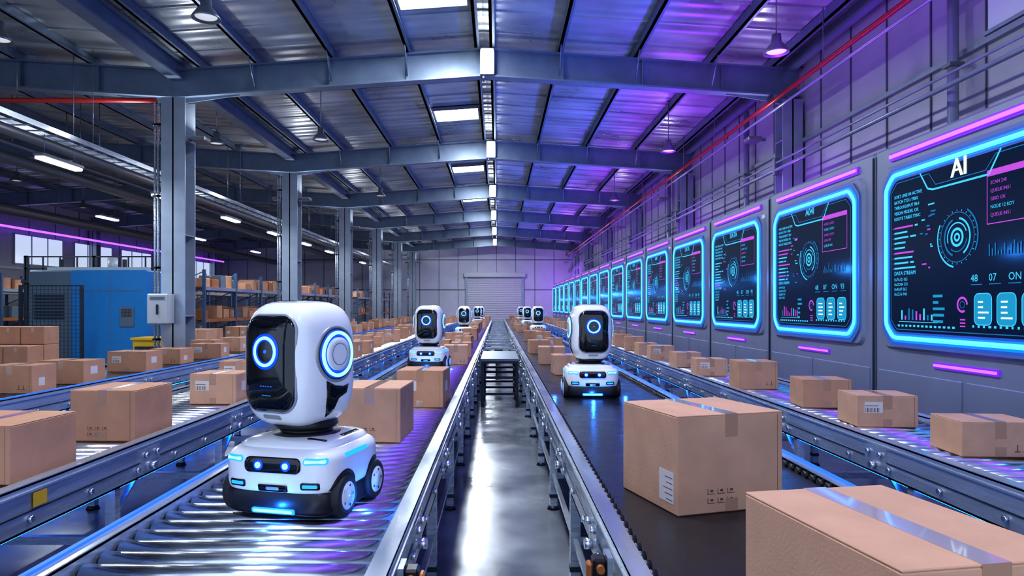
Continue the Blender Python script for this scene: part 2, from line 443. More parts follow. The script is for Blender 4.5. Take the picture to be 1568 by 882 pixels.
b = MB()
for dx in (-.2,.2): b.box(-8.5+dx-.01, -8.5+dx+.01, YB, YE-1, 4.95, 5.05, 'alu')
y = YB
while y < YE-1: b.box(-8.7,-8.3,y,y+.04,4.95,4.97,'alu'); y += .4
for y in range(-2, 56, 4):
    for dx in (-.2,.2): b.cyl((-8.5+dx,y,4.95),(-8.5+dx,y,roofz(-8.5)-.03), .008, 'lampshell', n=6)
b.obj('cable_tray')
b = MB()
b.bbox(-.11,.11,-.62,.62,0,.07,.015,'lampshell'); b.bbox(-.09,.09,-.6,.6,-.05,0,.015,'lamp')
for yy in (-.45,.45): b.cyl((0,yy,.07),(0,yy,.44), .008,'lampshell',n=6)
tl = b.mesh('tube_light')
for i in range(9): place(tl, 'tube_light', (-8.5, 9.0+4.25*i, 4.5))
b = MB()
b.bbox(-.11,.11,-.62,.62,0,.07,.015,'lampshell'); b.bbox(-.09,.09,-.6,.6,-.05,0,.015,'lamp')
for yy in (-.45,.45): b.cyl((0,yy,.07),(0,yy,roofz(-14)-4.9), .008,'lampshell',n=6)
tl2 = b.mesh('tube_light')
for i in range(5): place(tl2, 'tube_light', (-14, 17.0+7.5*i, 4.9))
b = MB()
for x, z, r in ((-10.5,5.5,.12),(-11.0,5.4,.05),(-12.8,5.6,.16),(-18,5.3,.2)):
    b.cyl((x,YB,z),(x,YE-.3,z), r, 'lampshell', n=14)
    for y in range(-2,56,5): b.cyl((x,y,z),(x,y,roofz(x)), .012,'lampshell',n=6)
b.obj('ventilation_ducts')
b = MB(); b.box(WL+.5, WL+.56, 12, YE-1, 5.35, 5.45, 'purple_neon'); b.obj('purple_led_strip')
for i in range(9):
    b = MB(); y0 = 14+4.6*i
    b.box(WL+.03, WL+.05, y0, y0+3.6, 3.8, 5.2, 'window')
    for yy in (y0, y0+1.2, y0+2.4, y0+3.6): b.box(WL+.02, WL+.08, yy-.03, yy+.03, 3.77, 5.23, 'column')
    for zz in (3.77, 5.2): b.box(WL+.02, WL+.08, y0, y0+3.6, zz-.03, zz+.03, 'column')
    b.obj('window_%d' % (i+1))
b = MB()
for i in range(5):
    y0 = 3.2+i*1.15; b.box(WR-.05, WR-.03, y0+.04, y0+1.11, 5.3, 6.6, 'window_dim'); b.box(WR-.08,WR-.02,y0-.03,y0+.03,5.25,6.65,'column')
b.box(WR-.08,WR-.02,3.2,8.95,5.25,5.3,'column')
b.obj('window_10')

# ------------------------------------------------------------------ conveyors
TOP = 0.80
def conveyor(name, x0, x1, kind, y0=0.6, y1=52.0, lit_edge=None, under=None):
    b = MB(); rw = .07
    for side, (xa, xb) in (('l', (x0, x0+rw)), ('r', (x1-rw, x1))):
        out = xa if side == 'l' else xb; sg = -1 if side == 'l' else 1
        inn = xb if side == 'l' else xa
        b.box(min(out, out-sg*.012), max(out, out-sg*.012), y0, y1, .60, .83, 'alu')
        b.box(xa, xb, y0, y1, .82, .835, 'alu')
        b.box(xa, xb, y0, y1, .60, .612, 'alu')
        b.box(min(inn, inn+sg*.01), max(inn, inn+sg*.01), y0, y1, .72, .83, 'alu')
        b.box(min(out, out+sg*.004), max(out, out+sg*.004), y0, y1, .692, .700, 'darksteel')
        b.box(min(out, out+sg*.010), max(out, out+sg*.010), y0, y1, .79, .80, 'alu')
        y = y0+.25
        while y < min(y1, 22):
            b.cyl((out,y,.66),(out+sg*.02,y,.66), .016, 'steel', n=8)
            y += .5
        y = y0+.9
        while y < min(y1, 26):
            b.box(min(out, out+sg*.014), max(out, out+sg*.014), y-.12, y+.12, .62, .78, 'alu')
            for dy in (-.07,.07): b.cyl((out+sg*.014,y+dy,.74),(out+sg*.035,y+dy,.74), .016, 'steel', n=10)
            b.cyl((out+sg*.014,y,.66),(out+sg*.05,y,.66), .024, 'steel', n=10)
            y += 1.5
        if kind == 'belt':
            y = y0+.05
            while y < min(y1, 24):
                b.cyl((inn,y,.805),(inn+(-sg)*.028,y,.805), .024, 'black', n=8)
                y += .085
    if kind == 'roller':
        y = y0+.05
        while y < y1:
            n = 16 if y < 12 else 10
            b.cyl((x0+rw+.012,y,TOP-.042),(x1-rw-.012,y,TOP-.042), .042, 'steel', n=n)
            if y < 14:
                for xx, s2 in ((x0+rw, 1), (x1-rw, -1)): b.cyl((xx,y,TOP-.042),(xx+s2*.014,y,TOP-.042), .03, 'black', n=10)
            y += .124
        b.box(x0+rw, x1-rw, y0, y1, .62, .64, 'black')
    else:
        b.box(x0+rw+.03, x1-rw-.03, y0, y1, TOP-.02, TOP, 'belt')
        b.box(x0+rw+.03, x1-rw-.03, y0, y1, .64, .65, 'belt')
        b.box(x0+rw, x1-rw, y0, y1, .70, .76, 'darksteel')
        b.cyl((x0+rw,y0,.72),(x1-rw,y0,.72), .075, 'steel', n=20)
    y = y0+.35
    while y < y1:
        for xx in (x0+.04, x1-.04):
            b.box(xx-.03, xx+.03, y-.03, y+.03, .03, .60, 'alu')
            b.box(xx-.034, xx+.034, y-.034, y+.034, .10, .13, 'darksteel')
            b.cyl((xx,y,0),(xx,y,.03), .055, 'black', r1=.04, n=12)
            b.hex([(xx-.015,y-.015,.42),(xx+.015,y-.015,.42),(xx+.015,y+.015,.42),(xx-.015,y+.015,.42),
                   (xx-.015,y+.25,.60),(xx+.015,y+.25,.60),(xx+.015,y+.28,.60),(xx-.015,y+.28,.60)], 'alu')
        b.box(x0+.04, x1-.04, y-.02, y+.02, .26, .31, 'alu')
        b.box(x0+.04, x1-.04, y-.02, y+.02, .54, .60, 'alu')
        y += 1.6
    for xx in (x0+.04, x1-.04): b.box(xx-.015, xx+.015, y0+.35, y1-.3, .27, .30, 'alu')
    if lit_edge:
        for xx, k in lit_edge: b.box(xx-.010, xx+.010, y0, y1, .835, .846, k)  # glowing strips added where rail tops reflect blue light
    if under:
        for xx, k in under: b.box(xx-.012, xx+.012, y0, y1, .585, .60, k)
    b.obj(name)

conveyor('roller_conveyor', -1.53, -.36, 'roller', lit_edge=[(-1.515, 'blue_rail')], under=[(-1.49,'blue_under')])
conveyor('belt_conveyor', .43, 1.72, 'belt', lit_edge=[(1.705, 'blue_led_soft')], under=[(1.68,'blue_under')])
conveyor('roller_conveyor', -3.45, -2.30, 'roller', under=[(-2.34,'blue_under'),(-3.41,'blue_under')])
conveyor('roller_conveyor', 2.50, 3.45, 'roller', under=[(3.41,'purple_neon'),(2.54,'blue_under')])
conveyor('belt_conveyor', -5.95, -4.62, 'belt', lit_edge=[(-4.63, 'blue_led_soft')], under=[(-4.66,'blue_under')])

def sensor(x, y, sg):
    b = MB()
    b.box(min(0,sg*.02),max(0,sg*.02),-.05,.05,-.1,.06,'alu')
    b.bbox(min(sg*.02,sg*.07),max(sg*.02,sg*.07),-.035,.035,-.05,.05,.008,'black')
    b.cyl((sg*.045,-.035,.02),(sg*.045,-.06,.02),.015,'orange',n=12)
    b.bbox(min(sg*.07,sg*.09),max(sg*.07,sg*.09),-.025,.025,-.03,.03,.006,'orange')
    b.obj('photoelectric_sensor', (x, y, .73))
sensor(-.348, 2.42, 1); sensor(.418, 2.52, -1)
b = MB(); b.box(0,.004,-.05,.05,-.035,.035,'yellow'); b.obj('warning_sticker', (-2.294, 3.42, .745))

b = MB()
for x in (-.26,.33):
    for y in (11.6,12.6,13.6):
        b.box(x-.025,x+.025,y-.025,y+.025,0,.78,'darksteel')
    for z in (.2,.48,.74): b.box(x-.02,x+.02,11.6,13.6,z,z+.04,'darksteel')
for y in (11.6,12.6,13.6):
    for z in (.2,.48,.74): b.box(-.26,.33,y-.02,y+.02,z,z+.04,'darksteel')
b.box(-.29,.36,11.55,13.65,.78,.82,'machgrey')
b.obj('crossover_platform')
b = MB()
for y in [16+ i*1.5 for i in range(22)]:
    b.box(-.29,.36,y-.04,y+.04,.70,.76,'alu'); b.box(-.05,.0,y-.03,y+.03,0,.7,'darksteel')
b.box(-.08,.12,16,48,.60,.70,'darksteel')
b.obj('cable_bridge_frame')

# ------------------------------------------------------------------ cartons
def carton(x, y, w, d, h, rz=0.0, z=TOP+.001, k=None, style=None, name='cardboard_box'):
    b = MB(); k = k or random.choice(['card', 'card2']); hw, hd = w/2, d/2
    b.bbox(-hw, hw, -hd, hd, 0, h-.004, .005, k)
    b.bbox(-hw+.001, -.002, -hd+.001, hd-.001, h-.006, h, .002, k)
    b.bbox(.002, hw-.001, -hd+.001, hd-.001, h-.006, h, .002, k)
    tk = 'cleartape' if style == 'clear' else 'tape'; tw = .032 if w > .3 else .024
    b.box(-tw, tw, -hd, hd, h-.001, h+.0012, tk)
    b.box(-tw, tw, -hd-.0012, -hd, h-.10, h+.0012, 'tape'); b.box(-tw, tw, hd, hd+.0012, h-.10, h+.0012, 'tape')
    b.box(-tw, tw, -hd-.0012, -hd, 0.004, .06, 'tape')
    b.box(hw-.03, hw-.028, -hd-.0008, -hd, .006, h-.01, 'cardedge')
    st = style or random.choice(['a', 'b', 'c'])
    if st in ('a', 'clear'):
        lw, lh = min(.12, w*.25), min(.11, h*.3)
        b.box(-hw-.0012, -hw, -hd+.03, -hd+.03+lw, h*.1, h*.1+lh*1.25, 'label')
        for i in range(5): b.box(-hw-.0018, -hw, -hd+.04, -hd+.03+lw*(.5+.1*(i%3)), h*.1+.012+i*lh*.22, h*.1+.015+i*lh*.22, 'ink')
        for i in range(3):
            for j in range(2):
                xx = -hw*.45+i*.05; zz = h*.10+j*.04
                b.box(xx, xx+.036, -hd-.0008, -hd, zz, zz+.003, 'ink'); b.box(xx, xx+.003, -hd-.0008, -hd, zz, zz+.024, 'ink'); b.box(xx+.014, xx+.028, -hd-.0008, -hd, zz+.010, zz+.020, 'ink')
    elif st == 'b':
        lw, lh = min(.13, w*.3), min(.09, h*.35)
        b.box(-hw*.75, -hw*.75+lw, -hd-.0012, -hd, h*.45, h*.45+lh, 'label')
        for i in range(9): b.box(-hw*.72+i*lw*.09, -hw*.72+i*lw*.09+lw*(.02+.03*(i%2)), -hd-.0018, -hd, h*.47, h*.47+lh*.4, 'ink')
        b.box(-hw*.72, -hw*.72+lw*.7, -hd-.0018, -hd, h*.45+lh*.62, h*.45+lh*.68, 'ink')
        b.box(hw-.001, hw+.0012, -hd*.4, -hd*.4+lw, h*.4, h*.4+lh, 'label')
    else:
        for i in range(2):
            xx = hw*.35+i*.05
            if xx+.04 < hw: b.box(xx, xx+.032, -hd-.0008, -hd, h*.15, h*.15+.005, 'ink'); b.box(xx+.013, xx+.019, -hd-.0008, -hd, h*.15, h*.15+.045, 'ink')
        b.box(hw, hw+.0012, -hd*.5, 0, h*.25, h*.55, 'label')
    return b.obj(name, (x, y, z), math.radians(rz))

carton(.955, 3.24, .54, .50, .43, 17, style='clear', k='card2')
carton(.885, 1.54, .40, .54, .42, 10, style='clear', k='card2')
for (x, y, w, d, h, r) in [(.92, 9.2, .36, .36, .26, 4), (.86, 10.9, .42, .4, .27, -3), (.80, 13.3, .4, .4, .26, 3), (1.2, 14.6, .35, .35, .24, 0)]:
    carton(x, y, w, d, h, r)
y = 16.4
while y < 50:
    if not any(abs(y-q) < .8 for q in (22, 30, 38)): carton(.75+random.random()*.6, y, .38, .38, .22+random.random()*.1, random.uniform(-8, 8))
    y += random.uniform(1.2, 2.2)
for (x, y, w, d, h, r, st) in [(3.02,4.25,.45,.34,.21,-4,'c'),(2.93,5.28,.44,.36,.235,-5,'b'),(2.95,6.25,.42,.36,.25,-6,'c'),(2.86,7.65,.42,.38,.30,-3,'c'),(2.80,9.05,.4,.36,.22,-4,'b'),(2.84,10.35,.38,.36,.22,3,'c'),(2.80,11.75,.4,.38,.24,-3,'b'),(2.82,13.0,.36,.36,.22,2,'c'),(3.05,3.1,.45,.36,.25,3,'b')]:
    carton(x, y, w, d, h, r, style=st)
y = 14.3
while y < 50:
    carton(2.82+random.random()*.33, y, .38, .38, .22+random.random()*.1, random.uniform(-8, 8)); y += random.uniform(.9, 1.7)
carton(-.84, 4.78, .42, .50, .36, -3, style='a'); carton(-.68, 6.32, .42, .44, .33, -4, style='b')
carton(-.66, 10.8, .38, .4, .3, 2); carton(-.66, 12.4, .36, .4, .26, 2); carton(-1.1, 13.4, .36, .4, .26, -2)
y = 14.8
while y < 50:
    if not any(abs(y-q) < .8 for q in (20, 33, 38)): carton(-.68-random.random()*.5, y, .38, .38, .22+random.random()*.12, random.uniform(-8, 8))
    y += random.uniform(.8, 1.6)
for (x, y, w, d, h, r, st) in [(-2.69,3.70,.5,.5,.30,-3,'a'),(-2.64,4.82,.44,.5,.34,-2,'a'),(-2.62,6.5,.44,.4,.28,-3,'b'),(-3.05,8.2,.44,.4,.26,3,'b'),(-2.7,9.6,.4,.4,.27,3,'c'),(-2.66,11.0,.42,.4,.3,3,'c'),(-2.7,12.3,.42,.4,.28,-3,'b')]:
    carton(x, y, w, d, h, r, style=st)
y = 13.4
while y < 50:
    carton(-2.66-random.random()*.42, y, .4, .4, .22+random.random()*.12, random.uniform(-8, 8)); y += random.uniform(.7, 1.4)
for (x, y, w, d, h, r, st) in [(-5.05,6.2,.5,.36,.28,4,'b'),(-5.05,7.25,.5,.36,.29,-3,'c'),(-5.08,8.15,.56,.4,.27,-3,'b'),(-5.12,9.65,.56,.42,.28,-3,'b'),(-5.2,10.9,.5,.42,.24,-3,'c'),(-5.05,12.0,.52,.42,.26,3,'b'),(-5.5,12.9,.45,.42,.28,3,'b')]:
    carton(x, y, w, d, h, r, style=st)
y = 13.9
while y < 50:
    carton(-5.03-random.random()*.5, y, .45, .42, .24+random.random()*.14, random.uniform(-8, 8)); y += random.uniform(.6, 1.3)

# ------------------------------------------------------------------ robots
def robot_base():
    b = MB()
    sc, sR, sn = (0,0,.075), (.262,.266,.066), 6
    b.superell(sc, sR, sn, 'black', 48, 20, zmin=-.92)
    bc, bR, bn = (0,0,.197), (.270,.272,.110), 5.0
    b.superell(bc, bR, bn, 'white', 56, 36)
    dc, dR, dn = (0,.01,.268), (.232,.238,.062), 4.5
    b.superell(dc, dR, dn, 'white', 48, 24)
    b.patch(bc, bR, bn, '-y', rrect(.26,.064,.024), (0,.038), 'glossblack', off=.006)
    for sx in (-.064,.064):
        b.patch(bc, bR, bn, '-y', circ(.022,24), (sx,.037), 'blue_led_halo', off=.009, rings=3)
        b.patch(bc, bR, bn, '-y', circ(.013,20), (sx,.037), 'blue_core', off=.012, rings=2)
    for sx in (-1,1):
        b.patch(bc, bR, bn, '-y', rrect(.095,.026,.010), (sx*.190,.058), 'blue_led', off=.006)
        b.patch(bc, bR, bn, '-y', rrect(.084,.014,.005), (sx*.190,.058), 'blue_core', off=.008)
        b.patch(bc, bR, bn, '-y', rrect(.080,.030,.008), (sx*.170,-.045), 'glossblack', off=.003)
        b.patch(bc, bR, bn, '-y', rrect(.062,.014,.004), (sx*.170,-.045), 'blue_led', off=.006)
        ax = '+x' if sx > 0 else '-x'
        b.patch(bc, bR, bn, ax, rrect(.21,.018,.006), (-.03,.066), 'blue_led', off=.004)
        for yy in (-.135,.160):
            b.patch(bc, bR, bn, ax, circ(.094,28), (yy,-.088), 'black', off=.002, rings=4)
            b.revolve((sx*.222,yy,.090), [(0,0),(.084,0),(.090,sx*.01),(.090,sx*.050),(.083,sx*.058),(.060,sx*.058)], 'rubber', 32, 'x')
            b.revolve((sx*.222,yy,.090), [(.060,sx*.058),(.056,sx*.062),(.034,sx*.058),(.030,sx*.064),(0,sx*.064)], 'white', 32, 'x')
            for a in range(5):
                t = a*2*math.pi/5
                b.cyl((sx*.278,yy+.044*math.cos(t),.090+.044*math.sin(t)),(sx*.283,yy+.044*math.cos(t),.090+.044*math.sin(t)), .006,'black',n=8)
    b.patch(bc, bR, bn, '-y', rrect(.135,.030,.006), (0,-.060), 'glossblack', off=.004)
    b.patch(bc, bR, bn, '-y', rrect(.06,.014,.004), (0,-.060), 'grey', off=.006)
    b.patch(sc, sR, sn, '-y', rrect(.20,.024,.008), (0,-.034), 'blue_led', off=.006)
    b.patch(sc, sR, sn, '-y', rrect(.18,.012,.004), (0,-.034), 'blue_core', off=.008)
    b.patch(dc, dR, dn, '+z', rrect(.09,.02,.006), (.14,-.16), 'glossblack', off=.002)
    b.patch(dc, dR, dn, '+z', rrect(.02,.16,.006), (.190,.05), 'glossblack', off=.002)
    b.patch(dc, dR, dn, '+z', rrect(.02,.16,.006), (-.190,.05), 'glossblack', off=.002)
    b.revolve((0,.01,.305), [(0,0),(.152,.0),(.157,.014),(.152,.028),(.120,.032),(.115,.045),(.135,.050),(.142,.062),(.135,.085),(0,.085)], 'black', 40)
    b.revolve((0,.01,.305), [(.1575,.010),(.159,.014),(.1575,.020)], 'blue_led_soft', 40)
    return b.mesh('robot_base')
def robot_head():
    b = MB()
    hc, hR, hn = (0,.0,.645), (.206,.202,.282), 3.6
    b.superell(hc, hR, hn, 'white', 64, 48)
    b.patch(hc, hR, hn, '-y', rrect(.10,.020,.008), (0,-.228), 'grey', off=.003)
    b.patch(hc, hR, hn, '-y', rrect(.306,.432,.085,10), (0,.008), 'grey', s0=.93, s1=1.0, off=.004, rings=2)
    b.patch(hc, hR, hn, '-y', rrect(.290,.416,.076,10), (0,.008), 'glossblack', off=.006, rings=14)
    E = (-.005,.060)
    b.patch(hc, hR, hn, '-y', circ(.078,44), E, 'blue_led_halo', s0=.60, s1=1.0, off=.009, rings=3)
    b.patch(hc, hR, hn, '-y', circ(.066,44), E, 'blue_core', s0=.80, s1=1.0, off=.012, rings=2)
    b.patch(hc, hR, hn, '-y', circ(.008,20), E, 'blue_led_soft', off=.009, rings=2)
    for i in range(5): b.patch(hc, hR, hn, '-y', rrect(.006,.004,.001,2), (-.03+.015*i,-.09), 'blue_led_soft', off=.009, rings=1)
    b.patch(hc, hR, hn, '-y', rrect(.05,.004,.001,2), (0,-.13), 'hud_dim', off=.009, rings=1)
    for ax in ('+x','-x'):
        b.patch(hc, hR, hn, ax, circ(.126,48), (.01,.045), 'grey', s0=.90, s1=1.0, off=.006, rings=2)
        b.patch(hc, hR, hn, ax, circ(.114,48), (.01,.045), 'black', off=.007, rings=4)
        b.patch(hc, hR, hn, ax, circ(.108,48), (.01,.045), 'blue_led_halo', s0=.70, s1=1.0, off=.010, rings=3)
        b.patch(hc, hR, hn, ax, circ(.102,48), (.01,.045), 'blue_core', s0=.86, s1=1.0, off=.016, rings=2)
        b.patch(hc, hR, hn, ax, circ(.074,48), (.01,.045), 'white', off=.018, rings=4)
        b.patch(hc, hR, hn, ax, circ(.050,36), (.01,.045), 'grey', s0=.93, s1=1, off=.020, rings=1)
        o = [(-.075,.055),(-.02,.030),(.035,.022),(.075,.030),(.060,-.01),(.010,-.03),(-.01,-.09),(-.045,-.11),(-.065,-.06)]
        b.patch(hc, hR, hn, ax, o, (.02,-.125), 'glossblack', off=.004, rings=5)
    b.patch(hc, hR, hn, '+z', rrect(.20,.22,.05,8), (0,.0), 'grey', s0=.96, s1=1.0, off=.001, rings=1)
    b.patch(hc, hR, hn, '+z', rrect(.09,.02,.008), (0,-.07), 'glossblack', off=.002, rings=2)
    return b.mesh('robot_head')
def lamp_point(name, loc, power, col, parent=None, radius=0.0, spec=1.0):
    l = bpy.data.lights.new(name, 'POINT'); l.energy = power; l.color = col; l.shadow_soft_size = radius; l.specular_factor = spec
    o = bpy.data.objects.new(name, l); scene.collection.objects.link(o); o.location = loc
    if parent: o.parent = parent
    return o
rb, rh = robot_base(), robot_head()
for i, (x, y, r, hr) in enumerate([(-.88,3.13,-14,-14), (.94,6.95,-2,6), (-1.0,10.0,-6,0), (-.98,20,0,0), (-.98,33,0,0), (-.95,38,0,0), (1.3,22,0,0), (1.3,30,0,0), (1.3,38,0,0)]):
    e = place(None, 'sorting_robot', (x, y, TOP+.001), math.radians(r))
    place(rb, 'base', (0,0,0), 0, e); place(rh, 'head', (0 if i else -.026,0,0), math.radians(hr), e)
    if i < 5:
        lamp_point('underglow_lamp', (0,-.34,.04), 2.4, (.02,.2,1), e)
        lamp_point('underglow_lamp', (-.36,0,.05), 1.6, (.02,.2,1), e)
        lamp_point('underglow_lamp', (.36,0,.05), 1.6, (.02,.2,1), e)

# ------------------------------------------------------------------ AI display cabinets
PITCH = 2.93; SW = 2.28; Z0, Z1 = 1.38, 3.07
def cabinet_mesh():
    b = MB(); hw = PITCH/2-.012
    b.bbox(-hw, hw, 0, .85, 0, 3.42, .03, 'cabinet')
    for (xa, xb, za, zb) in ((-hw+.08, -.03, .12, 1.02), (.03, hw-.08, .12, 1.02)):
        b.bbox(xa, xb, -.012, .01, za, zb, .006, 'cabinet')
        b.box(xb-.12 if xa < 0 else xa+.08, xb-.08 if xa < 0 else xa+.12, -.03, -.01, .5, .7, 'cabinet_dark')
    o = rrect(SW+.22, Z1-Z0+.20, .12, 5); cz = (Z0+Z1)/2
    n = len(o)
    b.add([(p[0],-.03,cz+p[1]) for p in o]+[(p[0]*1.03,0.005,cz+p[1]*1.03) for p in o], [list(range(n))]+[(i,(i+1)%n,n+(i+1)%n,n+i) for i in range(n)], 'cabinet')
    b.box(-hw+.01, -hw+.03, -.006, .01, .1, 3.36, 'cabinet_dark'); b.box(hw-.03, hw-.01, -.006, .01, .1, 3.36, 'cabinet_dark')
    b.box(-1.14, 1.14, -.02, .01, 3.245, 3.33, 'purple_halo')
    b.box(-1.12, 1.12, -.04, .01, 3.27, 3.305, 'purple_neon')
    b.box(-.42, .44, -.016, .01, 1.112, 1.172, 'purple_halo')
    b.box(-.40, .42, -.03, .01, 1.13, 1.155, 'purple_neon')
    return b.mesh('display_cabinet')
def screen_mesh(seed=0):
    rnd = random.Random(seed)
    b = MB(); hw = SW/2; cz = (Z0+Z1)/2; hh = (Z1-Z0)/2
    def OL(w, h, c):
        return [(-w+c,-h),(w-c,-h),(w,-h+c),(w,h-c),(w-c,h),(-w+c,h),(-w,h-c),(-w,-h+c)]
    def rounded(w, h, c):
        out = OL(w, h, c); res = []; N = len(out)
        for i in range(N):
            p = Vector((*out[i],0)); a = Vector((*out[i-1],0)); q = Vector((*out[(i+1)%N],0))
            r = .05
            res += [tuple((p+(a-p).normalized()*r)[:2]), tuple((p*.5+((p+(a-p).normalized()*r)+(p+(q-p).normalized()*r))*.25)[:2]), tuple((p+(q-p).normalized()*r)[:2])]
        return res
    o = rounded(hw, hh, .13); n = len(o)
    b.add([(p[0],-.05,cz+p[1]) for p in o]+[(p[0],-.02,cz+p[1]) for p in o], [list(range(n))]+[(i,(i+1)%n,n+(i+1)%n,n+i) for i in range(n)], 'hud_bg')
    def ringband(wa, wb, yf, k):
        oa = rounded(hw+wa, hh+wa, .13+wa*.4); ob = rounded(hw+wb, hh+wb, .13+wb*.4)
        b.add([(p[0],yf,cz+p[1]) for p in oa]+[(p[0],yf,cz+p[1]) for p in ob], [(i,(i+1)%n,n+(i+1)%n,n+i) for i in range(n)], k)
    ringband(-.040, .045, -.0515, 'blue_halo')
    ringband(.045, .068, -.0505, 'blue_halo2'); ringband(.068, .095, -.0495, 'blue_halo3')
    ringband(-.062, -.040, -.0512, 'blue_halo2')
    b.tube([(p[0],-.055,cz+p[1]) for p in o], .022, 'cyan_neon', closed=True, n=8)
    F = -.056
    def rect(xa, xb, za, zb, k, f=F): b.poly([(xa,f,za),(xb,f,za),(xb,f,zb),(xa,f,zb)], k)
    def line(p, q, w, k, f=F):
        d = Vector((q[0]-p[0], q[1]-p[1])); d.normalize(); nx, nz = -d.y*w/2, d.x*w/2
        b.poly([(p[0]+nx,f,p[1]+nz),(q[0]+nx,f,q[1]+nz),(q[0]-nx,f,q[1]-nz),(p[0]-nx,f,p[1]-nz)], k)
    def path(ps, w, k):
        for i in range(len(ps)-1): line(ps[i], ps[i+1], w, k)
    def arc(cx, cz_, r, w, a0, a1, k, f=F):
        st = max(3, int((a1-a0)/8)); vs = []; fs = []
        for i in range(st+1):
            a = math.radians(a0+(a1-a0)*i/st)
            vs += [(cx+(r-w/2)*math.cos(a),f,cz_+(r-w/2)*math.sin(a)),(cx+(r+w/2)*math.cos(a),f,cz_+(r+w/2)*math.sin(a))]
        for i in range(st): fs.append((2*i,2*i+1,2*i+3,2*i+2))
        b.add(vs, fs, k)
    def text(t, x, z, s, k, center=False, bold=0):
        vs, fs = text_geo(t)
        wd = max(v[0] for v in vs); off = -wd*s/2 if center else 0
        for dx in ([0] if not bold else [-bold, 0, bold]):
            b.add([(x+off+v[0]*s+dx, F-.001, z+v[1]*s) for v in vs], fs, k)
    w, h = hw-.09, hh-.09
    path([(-w,cz-h+.1),(-w,cz+h-.1),(-w+.1,cz+h),(-.42,cz+h),(-.32,cz+h-.12),(.34,cz+h-.12),(.46,cz+h),(w-.1,cz+h),(w,cz+h-.1),(w,cz-h+.1),(w-.1,cz-h),(-w+.1,cz-h),(-w,cz-h+.1)], .008, 'hud_dim')
    path([(-.56,cz+h+.03),(-.44,cz+h-.14),(-.36,cz+h-.16),(.38,cz+h-.16),(.52,cz+h+.03)], .018, 'hud_cyan')
    if seed == 0: text('AI', .0, cz+h-.10, .24, 'hud_white', True, bold=.008)
    else: text(['A04I','DATA'][seed % 2], .0, cz+h-.06, .13, 'hud_cyan', True, bold=.003)
    words = ['SORT LINE 04 ACTIVE', 'BATCH 7731 / 9002', 'THROUGHPUT 98.4', 'VISION MODEL OK', 'ROUTE TABLE SYNC', 'BELT SPEED 1.8 M/S']
    z = cz+h-.16
    for i in range(5): text(words[i%6], -w+.06, z, .048, 'hud_cyan', bold=.001); z -= .057
    z -= .03
    for i in range(9):
        k = 'hud_cyan' if rnd.random() < .7 else 'hud_pink'
        L = rnd.uniform(.12,.38)
        rect(-w+.06, -w+.06+L, z, z+.018, k)
        if rnd.random() < .6: rect(-w+.06+L+.03, -w+.06+L+.03+rnd.uniform(.03,.10), z, z+.018, 'hud_cyan')
        rect(-w+.03, -w+.04, z, z+.014, 'hud_pink')
        z -= .052
    text('DATA STREAM', -w+.06, z-.01, .055, 'hud_cyan', bold=.001); z -= .07
    for i in range(4): text('0x%04X %03d' % (rnd.randrange(65535), rnd.randrange(999)), -w+.06, z, .044, 'hud_cyan'); z -= .05
    for i in range(9):
        hgt = rnd.uniform(.03,.15); rect(-w+.18+i*.06, -w+.205+i*.06, cz-h+.10, cz-h+.10+hgt, rnd.choice(['hud_cyan','hud_pink','hud_dim']))
    path([(-w+.14,cz-h+.08),(-w+.76,cz-h+.08)], .006, 'hud_cyan')
    for i in range(14): rect(-w+.12+i*.065, -w+.155+i*.065, cz-h+.03, cz-h+.05, 'hud_cyan')
    cx, cc = -.02, 2.33
    arc(cx,cc,.075,.024,0,360,'hud_cyan'); arc(cx,cc,.13,.012,20,200,'hud_cyan'); arc(cx,cc,.13,.010,230,350,'hud_dim')
    arc(cx,cc,.17,.018,-60,80,'hud_cyan'); arc(cx,cc,.17,.018,110,250,'hud_dim'); arc(cx,cc,.225,.008,0,360,'hud_dim')
    arc(cx,cc,.27,.016,150,260,'hud_cyan'); arc(cx,cc,.27,.016,-30,60,'hud_dim'); arc(cx,cc,.03,.02,0,360,'hud_cyan')
    for i in range(24):
        a = math.radians(i*15); line((cx+.235*math.cos(a),cc+.235*math.sin(a)),(cx+.25*math.cos(a),cc+.25*math.sin(a)),.006,'hud_cyan')
    for i in range(14):
        xx = rnd.uniform(-.58,-.36); zz = rnd.uniform(cc-.35,cc+.35); rect(xx, xx+rnd.uniform(.02,.08), zz, zz+.014, rnd.choice(['hud_pink','hud_cyan','hud_dim']))
    xa, xb, za, zb = .36, w-.08, 2.40, 2.85
    for p, q in (((xa,za),(xb,za)),((xb,za),(xb,zb)),((xb,zb),(xa,zb)),((xa,zb),(xa,za))): line(p,q,.008,'hud_pink')
    rect(xa,xb,zb-.05,zb,'hud_pink')
    z = zb-.12
    for i in range(5):
        text(rnd.choice(['NODE 12 RDY','QUEUE 0451','SCAN 240','ARM IDLE','LOAD 76%','GRID OK']), xa+.04, z, .042, rnd.choice(['hud_pink','hud_pink','hud_cyan'])); z -= .068
    for i in range(16):
        hgt = rnd.uniform(.03,.12); rect(.38+i*.035, .392+i*.035, 2.13, 2.13+hgt, 'hud_dim')
    for i, t in enumerate(['48','07','ON','93']):
        text(t, .16+i*.22, 1.92, .09, 'hud_cyan')
        rect(.16+i*.22, .30+i*.22, 1.89, 1.898, 'hud_dim')
    arc(.05,1.72,.062,.02,0,300,'hud_pink'); arc(.05,1.72,.03,.006,0,360,'hud_dim')
    for i in range(3): rect(.02, .09, 1.58-.03*i, 1.592-.03*i, 'hud_pink')
